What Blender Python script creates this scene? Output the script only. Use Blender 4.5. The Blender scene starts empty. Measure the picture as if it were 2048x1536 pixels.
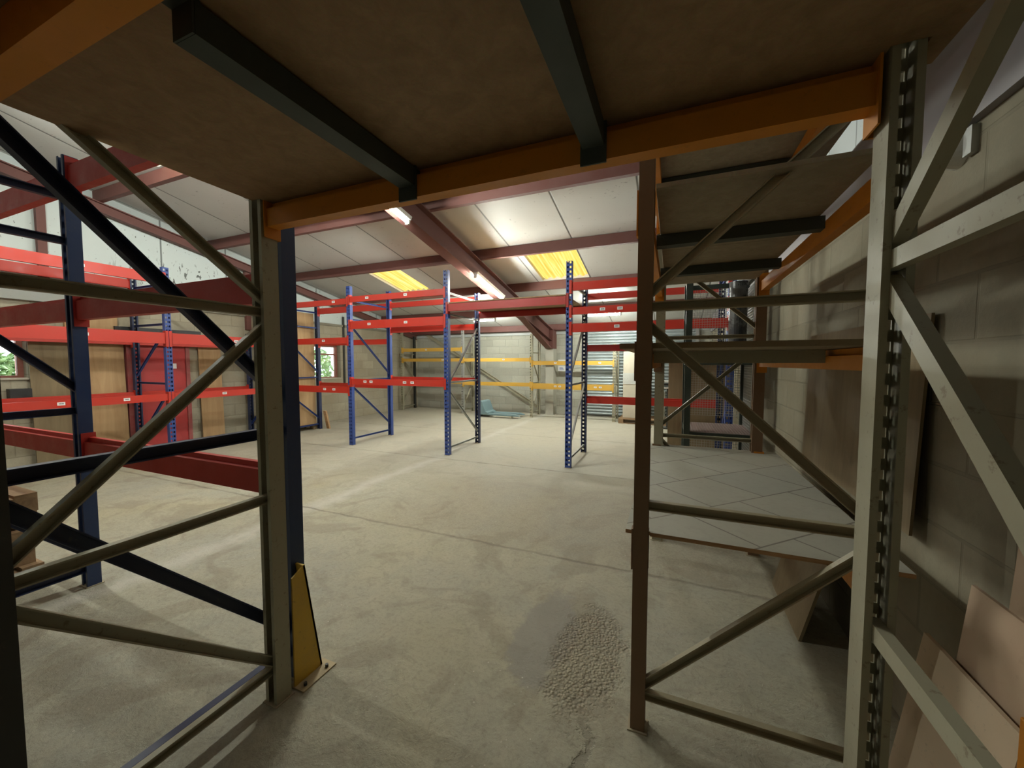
import bpy, math, random
from mathutils import Vector
random.seed(7)
sc = bpy.context.scene
C = sc.collection
H = 1.5                                   # eye height

# ------------------------------------------------------------------ camera
cam_d = bpy.data.cameras.new('camera'); cam = bpy.data.objects.new('camera', cam_d); C.objects.link(cam)
cam_d.sensor_width = 36; cam_d.sensor_fit = 'HORIZONTAL'; cam_d.lens = 36*772/2048
cam_d.clip_start = .02; cam_d.clip_end = 200
cam.location = (0, 0, H)
cam.rotation_euler = (math.radians(90-3.04), 0, math.radians(22.5))
sc.camera = cam

# ------------------------------------------------------------------ world and exposure
w = bpy.data.worlds.new('world'); sc.world = w; w.use_nodes = True
bg = w.node_tree.nodes['Background']
bg.inputs[0].default_value = (.80, .90, 1, 1); bg.inputs[1].default_value = 5.0
sc.view_settings.view_transform = 'Standard'; sc.view_settings.look = 'None'
sc.view_settings.gamma = 1; sc.view_settings.use_curve_mapping = False
sc.view_settings.exposure = 0.75
TUBE = 290.0                               # strength of every fluorescent tube

# ------------------------------------------------------------------ mesh building helpers
class MB:
    def __init__(s): s.v = []; s.f = []; s.m = []; s.mi = 0
    def add(s, vs, fs):
        n = len(s.v); s.v += [tuple(v) for v in vs]
        for f in fs: s.f.append([i+n for i in f]); s.m.append(s.mi)
        return s
    def box(s, x0, x1, y0, y1, z0, z1):
        if x0 > x1: x0, x1 = x1, x0
        if y0 > y1: y0, y1 = y1, y0
        if z0 > z1: z0, z1 = z1, z0
        return s.add([(x0,y0,z0),(x1,y0,z0),(x1,y1,z0),(x0,y1,z0),(x0,y0,z1),(x1,y0,z1),(x1,y1,z1),(x0,y1,z1)],
              [(3,2,1,0),(4,5,6,7),(0,1,5,4),(1,2,6,5),(2,3,7,6),(3,0,4,7)])
    def prism(s, p0, p1, prof, a, b):
        p0, p1, a, b = Vector(p0), Vector(p1), Vector(a), Vector(b)
        n = len(prof)
        if a.cross(b).dot(p1-p0) < 0: prof = prof[::-1]
        area = sum(prof[i][0]*prof[(i+1)%n][1]-prof[(i+1)%n][0]*prof[i][1] for i in range(n))
        vs = [p0+a*u+b*v for u, v in prof]+[p1+a*u+b*v for u, v in prof]
        fs = [list(range(n))[::-1], [i+n for i in range(n)]]
        for i in range(n):
            j = (i+1) % n; fs.append([i, j, j+n, i+n])
        return s.add(vs, fs)
    def cyl(s, p0, p1, r, n=12, r1=None):
        p0, p1 = Vector(p0), Vector(p1); d = (p1-p0).normalized()
        a = d.cross(Vector((0,0,1)) if abs(d.z) < .9 else Vector((1,0,0))).normalized(); b = d.cross(a)
        r1 = r if r1 is None else r1
        vs = [p0+(a*math.cos(t)+b*math.sin(t))*r for t in [2*math.pi*i/n for i in range(n)]]
        vs += [p1+(a*math.cos(t)+b*math.sin(t))*r1 for t in [2*math.pi*i/n for i in range(n)]]
        return s.add(vs, [list(range(n))[::-1], [i+n for i in range(n)]]+[[i,(i+1)%n,(i+1)%n+n,i+n] for i in range(n)])

WL = {}
def wl(o):
    return WL[o.name] if o else Vector((0,0,0))
def build(name, mb, mats, parent=None, origin=None, smooth=False, bevel=0):
    if not isinstance(mats, (list, tuple)): mats = [mats]
    if parent is None and origin is None:
        xs, ys, zs = zip(*mb.v); origin = ((min(xs)+max(xs))/2, (min(ys)+max(ys))/2, min(zs))
    off = wl(parent) if parent else Vector(origin)
    me = bpy.data.meshes.new(name)
    me.from_pydata([tuple(Vector(v)-off) for v in mb.v], [], mb.f)
    for m in mats: me.materials.append(m)
    for p, mi in zip(me.polygons, mb.m): p.material_index = mi; p.use_smooth = smooth
    import bmesh
    bm = bmesh.new(); bm.from_mesh(me); bmesh.ops.recalc_face_normals(bm, faces=bm.faces); bm.to_mesh(me); bm.free()
    o = bpy.data.objects.new(name, me); C.objects.link(o)
    if parent: o.parent = parent; WL[o.name] = wl(parent).copy()
    else: o.location = off; WL[o.name] = off.copy()
    if bevel:
        b = o.modifiers.new('bevel', 'BEVEL'); b.width = bevel; b.segments = 2; b.limit_method = 'ANGLE'
    return o
def tag(o, label, cat, group=None):
    o['label'] = label; o['category'] = cat
    if group: o['group'] = group
    return o
def struct(o): o['kind'] = 'structure'; return o
def thing(name, loc, label, cat, group=None):
    o = bpy.data.objects.new(name, None); C.objects.link(o); o.location = loc; o.empty_display_size = .1
    WL[o.name] = Vector(loc); return tag(o, label, cat, group)
def inst(name, me, parent, loc):
    o = bpy.data.objects.new(name, me); C.objects.link(o); o.parent = parent
    o.location = Vector(loc)-wl(parent); WL[o.name] = Vector(loc); return o

# ------------------------------------------------------------------ materials
def newmat(name):
    m = bpy.data.materials.new(name); m.use_nodes = True
    nt = m.node_tree; return m, nt, nt.nodes['Principled BSDF']
def N(nt, t, **k):
    n = nt.nodes.new(t)
    for a, b in k.items():
        if a.startswith('i_'): n.inputs[a[2:]].default_value = b
        else: setattr(n, a, b)
    return n
def L(nt, a, b): nt.links.new(a, b)
def noise(nt, vec, scale, detail=4, rough=.6, dist=0):
    n = N(nt, 'ShaderNodeTexNoise'); n.inputs['Scale'].default_value = scale; n.inputs['Detail'].default_value = detail
    n.inputs['Roughness'].default_value = rough; n.inputs['Distortion'].default_value = dist
    if vec is not None: L(nt, vec, n.inputs['Vector'])
    return n.outputs['Fac']
def ramp(nt, fac, stops):
    r = N(nt, 'ShaderNodeValToRGB'); L(nt, fac, r.inputs[0])
    e = r.color_ramp.elements
    while len(e) < len(stops): e.new(.5)
    for i, (p, c) in enumerate(stops):
        e[i].position = p
        e[i].color = (c, c, c, 1) if isinstance(c, (int, float)) else (*c, 1)
    return r.outputs[0]
def mix(nt, fac, a, b, mode='MIX'):
    m = N(nt, 'ShaderNodeMix', data_type='RGBA', blend_type=mode)
    for s, v in ((0, fac), (6, a), (7, b)):
        if isinstance(v, (int, float)): m.inputs[s].default_value = v if s == 0 else (v, v, v, 1)
        elif isinstance(v, tuple): m.inputs[s].default_value = (*v, 1)
        else: L(nt, v, m.inputs[s])
    return m.outputs[2]
def M(nt, op, a, b=0., c=0.):
    m = N(nt, 'ShaderNodeMath', operation=op)
    for i, v in enumerate((a, b, c)):
        if isinstance(v, (int, float)): m.inputs[i].default_value = v
        else: L(nt, v, m.inputs[i])
    return m.outputs[0]
def pos(nt):
    g = N(nt, 'ShaderNodeNewGeometry'); return g.outputs['Position']
def xyz(nt, v):
    s = N(nt, 'ShaderNodeSeparateXYZ'); L(nt, v, s.inputs[0]); return s.outputs
def objc(nt):
    return N(nt, 'ShaderNodeTexCoord').outputs['Object']
def bump(nt, bs, h, strength=.3, dist=.01):
    b = N(nt, 'ShaderNodeBump'); b.inputs['Strength'].default_value = strength; b.inputs['Distance'].default_value = dist
    L(nt, h, b.inputs['Height']); L(nt, b.outputs[0], bs.inputs['Normal'])

def paint(name, col, rough=.42, wear=(.25,.22,.18), amt=.30, dust=(.42,.40,.33), dusta=.25, metallic=0):
    m, nt, bs = newmat(name); p = objc(nt)
    n1 = noise(nt, p, 5, 6, .7); n2 = noise(nt, p, 38, 5, .7)
    c = mix(nt, M(nt, 'MULTIPLY', ramp(nt, n1, [(.40, 0), (.75, 1)]), dusta), col, dust)
    c = mix(nt, M(nt, 'MULTIPLY', ramp(nt, n2, [(.60, 0), (.68, 1)]), amt), c, wear)
    L(nt, c, bs.inputs['Base Color']); bs.inputs['Metallic'].default_value = metallic
    L(nt, ramp(nt, n1, [(.3, rough-.08), (.8, min(1, rough+.25))]), bs.inputs['Roughness'])
    bump(nt, bs, n2, .12, .002); return m
RED = paint('red_paint', (.50,.028,.014), .40, (.22,.08,.06), .25, (.40,.08,.05), .2)
REDD = paint('dark_red_paint', (.42,.022,.014), .45, (.16,.05,.04), .25, (.26,.05,.04), .2)
BLUED = paint('dark_blue_paint', (.012,.034,.115), .42, (.08,.08,.09), .3, (.09,.11,.15), .2)
REDN = paint('deep_red_paint', (.36,.020,.016), .42, (.20,.08,.06), .3, (.30,.12,.10), .25)
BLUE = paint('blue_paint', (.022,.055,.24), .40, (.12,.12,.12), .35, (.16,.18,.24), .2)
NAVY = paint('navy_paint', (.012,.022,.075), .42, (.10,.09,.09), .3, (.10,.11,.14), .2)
ORANGE = paint('orange_paint', (.62,.22,.006), .5, (.26,.12,.02), .3, (.48,.24,.05), .3)
YELLOW = paint('yellow_paint', (.66,.42,.04), .55, (.16,.11,.05), .35, (.40,.30,.14), .45)
GREYP = paint('grey_green_paint', (.35,.33,.235), .42, (.13,.09,.05), .55, (.34,.31,.23), .4)
RUST = paint('rusty_brown_steel', (.20,.115,.06), .6, (.20,.10,.05), .5, (.22,.17,.11), .45)
DARKP = paint('dark_steel', (.035,.036,.034), .5, (.09,.07,.05), .4, (.07,.07,.06), .4)
BARM = paint('dark_green_grey_bar', (.045,.058,.05), .6, (.10,.09,.07), .2, (.09,.10,.09), .3)
RBROWN = paint('red_oxide_steel', (.13,.045,.036), .6, (.09,.05,.04), .3, (.18,.10,.09), .4)
TEAL = paint('grey_blue_paint', (.17,.27,.30), .4, (.08,.08,.08), .4, (.25,.28,.27), .3)
CREAM = paint('cream_panel', (.62,.57,.45), .7, (.40,.35,.27), .3, (.50,.45,.36), .4)
WHITE = paint('white_enamel', (.75,.75,.72), .4, (.5,.5,.48), .3, (.6,.6,.56), .3)
GALV = paint('galvanised_steel', (.42,.43,.42), .35, (.30,.27,.22), .4, (.40,.38,.32), .3, metallic=.5)
DOORR = paint('door_red', (.42,.035,.035), .5, (.25,.05,.05), .3, (.36,.09,.08), .35)
BLACK = paint('black_plastic', (.015,.015,.016), .35, (.06,.06,.06), .2, (.05,.05,.05), .3)
PAPER = paint('paper', (.80,.80,.80), .7, (.6,.6,.6), .1, (.7,.7,.68), .1)
INK = paint('ink', (.05,.05,.06), .7)
FILM = paint('stretch_film', (.62,.64,.60), .18, (.30,.30,.28), .8, (.45,.44,.40), .7)
PINK = paint('tan_hardboard', (.46,.32,.22), .75, (.36,.25,.17), .3, (.50,.40,.28), .5)

def wood(name, base, dark, grain='x', scale=1.0, rough=.75, chip=False):
    m, nt, bs = newmat(name); p = objc(nt)
    mp = N(nt, 'ShaderNodeMapping'); L(nt, p, mp.inputs[0])
    s = {'x': (1,9,9), 'y': (9,1,9), 'z': (9,9,1)}[grain]
    if chip: s = (8,8,8)
    mp.inputs['Scale'].default_value = [k*scale for k in s]
    n1 = noise(nt, mp.outputs[0], 2.2, 6, .65, .6); n2 = noise(nt, p, 1.3, 3)
    c = mix(nt, ramp(nt, n1, [(.35, 0), (.68, 1)]), base, dark)
    c = mix(nt, M(nt, 'MULTIPLY', ramp(nt, n2, [(.4, 0), (.75, 1)]), .35), c, dark)
    if chip:
        v = N(nt, 'ShaderNodeTexVoronoi'); v.inputs['Scale'].default_value = 160; L(nt, p, v.inputs['Vector'])
        c = mix(nt, .22, c, mix(nt, .6, v.outputs['Color'], base), 'MULTIPLY')
    L(nt, c, bs.inputs['Base Color']); bs.inputs['Roughness'].default_value = rough
    bump(nt, bs, n1, .15, .002); return m
CHIP = wood('chipboard', (.40,.26,.14), (.29,.18,.09), chip=True)
PLY = wood('plywood', (.50,.33,.17), (.38,.23,.11), 'z', .5)
PLYD = wood('brown_plywood', (.25,.19,.105), (.18,.13,.07), 'z', .5)
PALW = wood('pallet_wood', (.36,.23,.12), (.22,.13,.07), 'x', 1)
EDGE = wood('board_edge', (.48,.30,.15), (.34,.19,.09), 'x', 2)

def tiled_board():
    m, nt, bs = newmat('dusty_grey_board'); p = pos(nt)
    mp = N(nt, 'ShaderNodeMapping'); L(nt, p, mp.inputs[0]); mp.inputs['Rotation'].default_value = (0,0,-math.radians(45))
    mp.inputs['Location'].default_value = (.08, .165, 0)
    b = N(nt, 'ShaderNodeTexBrick'); L(nt, mp.outputs[0], b.inputs['Vector'])
    b.inputs['Scale'].default_value = 1; b.inputs['Brick Width'].default_value = .37; b.inputs['Row Height'].default_value = .37
    b.inputs['Mortar Size'].default_value = .0042; b.inputs['Mortar Smooth'].default_value = .2
    b.inputs['Color1'].default_value = (.36,.345,.275,1); b.inputs['Color2'].default_value = (.315,.31,.26,1); b.inputs['Mortar'].default_value = (.10,.085,.065,1)
    n = noise(nt, p, 2.0, 5); n2 = noise(nt, p, 30, 4)
    c = mix(nt, M(nt, 'MULTIPLY', ramp(nt, n, [(.35,0),(.7,1)]), .5), b.outputs['Color'], (.42,.39,.32))
    c = mix(nt, M(nt, 'MULTIPLY', ramp(nt, n2, [(.5,0),(.7,1)]), .18), c, (.22,.2,.16))
    L(nt, c, bs.inputs['Base Color']); bs.inputs['Roughness'].default_value = .7; return m
TILEB = tiled_board()

def floor_mat():
    m, nt, bs = newmat('dusty_concrete'); p = pos(nt); x, y, z = xyz(nt, p)
    n1 = noise(nt, p, .55, 5, .6, .8); n2 = noise(nt, p, 3.2, 8, .7, .8); n3 = noise(nt, p, 45, 6, .75); n4 = noise(nt, p, 1.4, 4, .6, 1.4)
    c = mix(nt, ramp(nt, n1, [(.36,0),(.62,1)]), (.41,.37,.25), (.375,.36,.29))
    c = mix(nt, M(nt,'MULTIPLY',ramp(nt, n2, [(.42,0),(.60,1)]),.55), c, (.47,.43,.32))
    n5 = noise(nt, p, 8, 8, .75, 1.2); c = mix(nt, M(nt,'MULTIPLY',ramp(nt, n5, [(.50,0),(.60,1)]),.32), c, (.25,.225,.16))
    c = mix(nt, M(nt,'MULTIPLY',ramp(nt, n4, [(.52,0),(.60,1)]),.42), c, (.245,.205,.145))
    c = mix(nt, M(nt,'MULTIPLY',ramp(nt, n3, [(.50,0),(.66,1)]),.38), c, (.20,.17,.12))
    # floor colour blends lighter beyond the first joint
    far = ramp(nt, M(nt,'MULTIPLY_ADD', n2, .5, M(nt,'MULTIPLY_ADD', y, .25, -.72)), [(.30,0),(.85,1)])
    c = mix(nt, M(nt,'MULTIPLY',far,.55), c, (.49,.46,.385))
    # exposed aggregate strip with loose chips, and smooth grey repair beside it
    wob = M(nt,'MULTIPLY_ADD', noise(nt, p, 5, 6, .7), .5, -.25)
    d1 = M(nt,'SQRT', M(nt,'ADD', M(nt,'POWER', M(nt,'MULTIPLY', M(nt,'ADD', x, .37), 3.6), 2), M(nt,'POWER', M(nt,'MULTIPLY', M(nt,'ADD', y, -1.93), 1.6), 2)))
    m1 = ramp(nt, M(nt,'ADD', d1, M(nt,'MULTIPLY', wob, 1.8)), [(.55,1),(.72,0)])
    d2 = M(nt,'SQRT', M(nt,'ADD', M(nt,'POWER', M(nt,'MULTIPLY', M(nt,'ADD', x, .62), 4.2), 2), M(nt,'POWER', M(nt,'MULTIPLY', M(nt,'ADD', y, -2.0), 1.7), 2)))
    m2 = ramp(nt, M(nt,'ADD', d2, M(nt,'MULTIPLY', wob, 1.6)), [(.60,1),(.72,0)])
    c = mix(nt, M(nt,'MULTIPLY',m2,.75), c, (.285,.265,.225))
    v = N(nt,'ShaderNodeTexVoronoi'); v.inputs['Scale'].default_value = 70; L(nt, p, v.inputs['Vector'])
    agg = ramp(nt, v.outputs['Distance'], [(.15,(.40,.33,.22)),(.5,(.22,.17,.105)),(.8,(.12,.09,.06))])
    c = mix(nt, M(nt,'MULTIPLY',m1,.45), c, agg)
    # gritty band around Y 3..5
    band = M(nt,'MULTIPLY', ramp(nt, M(nt,'ABSOLUTE', M(nt,'ADD', y, -3.7)), [(.6,1),(1.3,0)]), ramp(nt, M(nt,'ADD', x, 3.2), [(.2,0),(1.2,1)]))
    c = mix(nt, M(nt,'MULTIPLY', band, .40), c, mix(nt, .5, agg, (.34,.30,.24)))
    # white chips
    v2 = N(nt,'ShaderNodeTexVoronoi'); v2.inputs['Scale'].default_value = 24; v2.inputs['Randomness'].default_value = 1; L(nt, p, v2.inputs['Vector'])
    ch = M(nt,'MULTIPLY', ramp(nt, v2.outputs['Distance'], [(.07,1),(.10,0)]), ramp(nt, noise(nt, p, 2.2, 3), [(.52,0),(.6,1)]))
    c = mix(nt, M(nt,'MULTIPLY', ch, .8), c, (.66,.62,.52))
    # slab joints
    jw = M(nt,'MULTIPLY_ADD', noise(nt, p, 4, 8, .7), .09, -.045)
    joint = None
    for jy in (2.83, 5.15, 7.5):
        j = ramp(nt, M(nt,'ABSOLUTE', M(nt,'ADD', M(nt,'ADD', y, -jy), jw)), [(.005,1),(.022,0)])
        joint = j if joint is None else M(nt,'MAXIMUM', joint, j)
    wj = M(nt,'MULTIPLY_ADD', noise(nt, p, 1.6, 5, .7), .5, -.25)
    st = M(nt,'MULTIPLY', ramp(nt, M(nt,'ABSOLUTE', M(nt,'ADD', M(nt,'ADD', x, 3.45), wj)), [(.0,1),(.16,0)]), ramp(nt, M(nt,'ABSOLUTE', M(nt,'ADD', y, -4.1)), [(1.0,1),(1.4,0)]))
    c = mix(nt, M(nt,'MULTIPLY', st, .55), c, (.58,.56,.50))
    # crack towards the camera
    ck = M(nt,'MULTIPLY', ramp(nt, M(nt,'ABSOLUTE', M(nt,'ADD', M(nt,'ADD', x, .30), M(nt,'MULTIPLY', wob, .5))), [(.012,1),(.024,0)]), ramp(nt, M(nt,'ABSOLUTE', M(nt,'ADD', y, -1.30)), [(.20,1),(.27,0)]))
    joint = M(nt,'MAXIMUM', joint, ck)
    c = mix(nt, M(nt,'MULTIPLY',M(nt,'MULTIPLY',joint,ramp(nt, n4, [(.35,.4),(.6,1)])),.6), c, (.15,.125,.095))
    L(nt, c, bs.inputs['Base Color']); 
    L(nt, ramp(nt, n2, [(.3,.62),(.7,.88)]), bs.inputs['Roughness'])
    h = M(nt,'SUBTRACT', M(nt,'ADD', M(nt,'ADD', M(nt,'MULTIPLY', n3, .8), M(nt,'MULTIPLY', n5, 1.2)), M(nt,'MULTIPLY', n2, 1.1)), M(nt,'MULTIPLY', joint, .9))
    h = M(nt,'ADD', h, M(nt,'MULTIPLY', M(nt,'MULTIPLY', v.outputs['Distance'], m1), -1.6))
    bump(nt, bs, h, .7, .012); return m
FLOOR = floor_mat()

def block_mat(name, axis, base, dirt, amt):
    m, nt, bs = newmat(name); p = pos(nt); x, y, z = xyz(nt, p)
    cb = N(nt,'ShaderNodeCombineXYZ'); L(nt, x if axis == 'x' else y, cb.inputs[0]); L(nt, z, cb.inputs[1])
    b = N(nt, 'ShaderNodeTexBrick'); L(nt, cb.outputs[0], b.inputs['Vector']); b.inputs['Scale'].default_value = 1
    b.inputs['Brick Width'].default_value = .44; b.inputs['Row Height'].default_value = .225; b.inputs['Mortar Size'].default_value = .008
    b.inputs['Mortar Smooth'].default_value = .4
    b.inputs['Color1'].default_value = (*base,1); b.inputs['Color2'].default_value = (*[k*.78 for k in base],1); b.inputs['Mortar'].default_value = (*[k*.72 for k in base],1)
    n1 = noise(nt, p, .9, 6, .65, .6); n2 = noise(nt, p, 26, 6, .7)
    c = mix(nt, M(nt,'MULTIPLY',ramp(nt, n1, [(.38,0),(.66,1)]),amt), b.outputs['Color'], dirt)
    c = mix(nt, M(nt,'MULTIPLY',ramp(nt, n2, [(.45,0),(.7,1)]),.3), c, tuple(k*.6 for k in base))
    L(nt, c, bs.inputs['Base Color']); bs.inputs['Roughness'].default_value = .9
    h = M(nt,'ADD', M(nt,'MULTIPLY', b.outputs['Fac'], -1.), M(nt,'MULTIPLY', n2, .5)); bump(nt, bs, h, .5, .006); return m
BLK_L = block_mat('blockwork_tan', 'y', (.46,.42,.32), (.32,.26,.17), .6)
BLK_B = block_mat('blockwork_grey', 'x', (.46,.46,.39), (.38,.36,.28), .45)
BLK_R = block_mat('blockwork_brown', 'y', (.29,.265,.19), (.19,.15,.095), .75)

def clad_mat(name, axis, base, marks=None, phase=.44, pitch=1.1, scuff=.5):
    m, nt, bs = newmat(name); p = pos(nt); x, y, z = xyz(nt, p)
    u = x if axis == 'x' else y
    f = M(nt,'FRACT', M(nt,'DIVIDE', M(nt,'ADD', u, phase), pitch))
    e = M(nt,'MINIMUM', f, M(nt,'SUBTRACT', 1., f))
    j = ramp(nt, e, [(.006,1),(.016,0)])
    n1 = noise(nt, p, .7, 4); n2 = noise(nt, p, 6, 5, .6, .4)
    c = mix(nt, M(nt,'MULTIPLY',ramp(nt, n1, [(.4,0),(.7,1)]),.4), base, tuple(k*.82 for k in base))
    c = mix(nt, j, c, tuple(k*.28 for k in base))
    mp = N(nt,'ShaderNodeMapping'); L(nt, p, mp.inputs[0]); mp.inputs['Scale'].default_value = (3,5,2.2); mp.inputs['Rotation'].default_value = (.5,.3,.2)
    s = ramp(nt, noise(nt, mp.outputs[0], 3.2, 2, .45, 2.2), [(.70,0),(.735,1)])
    if marks:
        (y0, z0, ry, rz) = marks
        d = M(nt,'SQRT', M(nt,'ADD', M(nt,'POWER', M(nt,'DIVIDE', M(nt,'ADD', y, -y0), ry), 2), M(nt,'POWER', M(nt,'DIVIDE', M(nt,'ADD', z, -z0), rz), 2)))
        mq = N(nt,'ShaderNodeMapping'); L(nt, p, mq.inputs[0]); mq.inputs['Scale'].default_value = (2,9,3.4); mq.inputs['Rotation'].default_value = (.6,0,0)
        s2 = ramp(nt, noise(nt, mq.outputs[0], 1.7, 2, .5, 1.4), [(.61,0),(.63,1)])
        s = M(nt,'MAXIMUM', s, M(nt,'MULTIPLY', s2, ramp(nt, d, [(.6,1),(1.05,0)])))
    c = mix(nt, M(nt,'MULTIPLY', s, scuff), c, (.07,.075,.07))
    L(nt, c, bs.inputs['Base Color']); bs.inputs['Roughness'].default_value = .5
    bump(nt, bs, M(nt,'MULTIPLY', j, -1.), .4, .01); return m
CEIL = clad_mat('roof_panels', 'x', (.58,.58,.56), phase=.44, scuff=.45)
CLAD_L = clad_mat('wall_panels_pale', 'y', (.60,.66,.65), marks=(4.4,3.0,1.3,.36), phase=.25, pitch=1.05, scuff=.9)
CLAD_R = clad_mat('wall_panels_blue_grey', 'y', (.52,.56,.57), phase=.1, pitch=.42, scuff=.3)

def emis(name, col, s):
    m = bpy.data.materials.new(name); m.use_nodes = True; nt = m.node_tree; nt.nodes.clear()
    e = N(nt,'ShaderNodeEmission'); e.inputs[0].default_value = (*col,1); e.inputs[1].default_value = s
    o = N(nt,'ShaderNodeOutputMaterial'); L(nt, e.outputs[0], o.inputs[0]); return m
TUBEM = emis('fluorescent_tube', (.96,1,.90), TUBE)
def skylight_mat():
    m = bpy.data.materials.new('yellow_rooflight'); m.use_nodes = True; nt = m.node_tree; nt.nodes.clear()
    p = pos(nt); x, y, z = xyz(nt, p)
    mp = N(nt,'ShaderNodeMapping'); L(nt, p, mp.inputs[0]); mp.inputs['Scale'].default_value = (14,.5,.5)
    n = noise(nt, mp.outputs[0], 1.3, 3)
    c = ramp(nt, n, [(.32,(.80,.46,.07)),(.5,(1.,.66,.15)),(.68,(1.,.86,.36))])
    e = N(nt,'ShaderNodeEmission'); L(nt, c, e.inputs[0]); e.inputs[1].default_value = .85
    o = N(nt,'ShaderNodeOutputMaterial'); L(nt, e.outputs[0], o.inputs[0]); return m
SKY = skylight_mat()
def glass_mat():
    m = bpy.data.materials.new('window_glass'); m.use_nodes = True; nt = m.node_tree; nt.nodes.clear()
    t = N(nt,'ShaderNodeBsdfTransparent'); t.inputs[0].default_value = (.9,.95,.92,1)
    g = N(nt,'ShaderNodeBsdfGlossy'); g.inputs['Roughness'].default_value = .05
    fr = N(nt,'ShaderNodeFresnel'); fr.inputs[0].default_value = 1.45
    mx = N(nt,'ShaderNodeMixShader'); L(nt, fr.outputs[0], mx.inputs[0]); L(nt, t.outputs[0], mx.inputs[1]); L(nt, g.outputs[0], mx.inputs[2])
    o = N(nt,'ShaderNodeOutputMaterial'); L(nt, mx.outputs[0], o.inputs[0]); return m
GLASS = glass_mat()
def leaf_mat():
    m, nt, bs = newmat('leaves'); p = pos(nt)
    c = ramp(nt, noise(nt, p, 9, 5), [(.35,(.10,.15,.06)),(.55,(.35,.45,.22)),(.75,(.65,.72,.50))])
    L(nt, c, bs.inputs['Base Color']); bs.inputs['Roughness'].default_value = .7; return m
LEAF = leaf_mat()
def shutter_mat():
    m, nt, bs = newmat('shutter_slats'); p = pos(nt)
    n = noise(nt, p, 2, 5)
    L(nt, mix(nt, ramp(nt, n, [(.35,0),(.7,1)]), (.38,.44,.46), (.28,.31,.31)), bs.inputs['Base Color'])
    bs.inputs['Metallic'].default_value = .35; bs.inputs['Roughness'].default_value = .42; return m
SHUT = shutter_mat()

# ------------------------------------------------------------------ building shell
XL, XR, YF, YB = -8.19, .92, -4.0, 11.15
RIDGE = -1.0
def roof(y): return 4.71-.19*y if y > RIDGE else 4.71-.19*RIDGE-.19*(RIDGE-y)
struct(build('floor', MB().box(XL-.3, XR+.3, YF-.3, YB+.3, -.2, 0), FLOOR))
# skylight bays left open in the roof
SKYL = [(-2.52,-1.56,6.33,7.80), (-6.12,-5.28,6.33,7.80), (-6.40,-5.40,1.63,3.09)]
c = MB()
def slab(x0,x1,y0,y1,t=.08):
    c.add([(x0,y0,roof(y0)),(x1,y0,roof(y0)),(x1,y1,roof(y1)),(x0,y1,roof(y1)),(x0,y0,roof(y0)+t),(x1,y0,roof(y0)+t),(x1,y1,roof(y1)+t),(x0,y1,roof(y1)+t)],
          [(0,1,2,3),(7,6,5,4),(0,4,5,1),(1,5,6,2),(2,6,7,3),(3,7,4,0)])
slab(XL-.3, XR+.3, YF-.3, RIDGE); slab(XL-.3, XR+.3, RIDGE, 1.63)
slab(XL-.3, -6.40, 1.63, 3.09); slab(-5.40, XR+.3, 1.63, 3.09); slab(XL-.3, XR+.3, 3.09, 6.33)
slab(XL-.3, -6.12, 6.33, 7.80); slab(-5.28, -2.52, 6.33, 7.80); slab(-1.56, XR+.3, 6.33, 7.80); slab(XL-.3, XR+.3, 7.80, YB+.3)
struct(build('ceiling', c, CEIL))
for i, (x0,x1,y0,y1) in enumerate(SKYL):
    mb = MB(); n = 84; vs = []
    for k in range(n+1):
        x = x0+(x1-x0)*k/n; dz = .045+.018*math.cos(2*math.pi*(x-x0)/.152)
        vs += [(x,y0,roof(y0)+dz),(x,y1,roof(y1)+dz),(x,y0,roof(y0)+dz+.004),(x,y1,roof(y1)+dz+.004)]
    fs = []
    for k in range(n): a=4*k; b=a+4; fs += [(a,b,b+1,a+1),(a+2,a+3,b+3,b+2)]
    mb.add(vs, fs); struct(build('window_%d' % (i+3), mb, SKY))
# left wall with two window openings
mb = MB(); T = .26; xa, xb = XL-T, XL
ops = [(1.45,2.36,1.28,1.98),(6.72,7.80,1.10,1.98)]
ZB = 2.50
ycur = YF
for (y0,y1,z0,z1) in ops:
    mb.box(xa,xb,ycur,y0,0,ZB); mb.box(xa,xb,y0,y1,0,z0); mb.box(xa,xb,y0,y1,z1,ZB); ycur = y1
mb.box(xa,xb,ycur,YB+T,0,ZB)
struct(build('wall_left', mb, BLK_L))
def gable(x0,x1,zb,name,mat):
    ys = [YF,RIDGE,YB]; prof = [(YF,zb)]+[(YB,zb)]+[(YB,roof(YB)+.02),(RIDGE,roof(RIDGE)+.02),(YF,roof(YF)+.02)]
    return struct(build(name, MB().prism((x0,0,0),(x1,0,0),prof,(0,1,0),(0,0,1)), mat))
gable(XL-.12, XL-.02, ZB, 'wall_left_cladding', CLAD_L)
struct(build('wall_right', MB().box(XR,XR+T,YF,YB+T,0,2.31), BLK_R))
gable(XR+.02, XR+.12, 2.31, 'wall_right_cladding', CLAD_R)
struct(build('wall_back', MB().box(XL,XR,YB,YB+T,0,roof(YB)), BLK_B))
struct(build('wall_front', MB().box(XL,XR,YF-T,YF,0,roof(YF)), BLK_B))
# flashings
struct(build('trim_1', MB().prism((0,YF,0),(0,YB,0),[(XR-.03,2.30),(XR+.03,2.30),(XR+.03,2.70),(XR-.005,2.70),(XR-.03,2.66)],(1,0,0),(0,0,1)), paint('grey_lilac_flashing',(.27,.25,.27),.5)))
struct(build('trim_2', MB().box(XL-.02,XL+.09,YF,3.1,2.36,2.56), paint('grey_flashing',(.30,.31,.29),.55)))
struct(build('trim_3', MB().box(XL,XR,YB-.05,YB,2.36,2.50), paint('pale_flashing',(.46,.49,.48),.5)))
struct(build('trim_4', MB().box(XL-.01,XL+.03,-1,YB,2.47,2.53), paint('ragged_edge_flashing',(.22,.20,.15),.8)))
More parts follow.
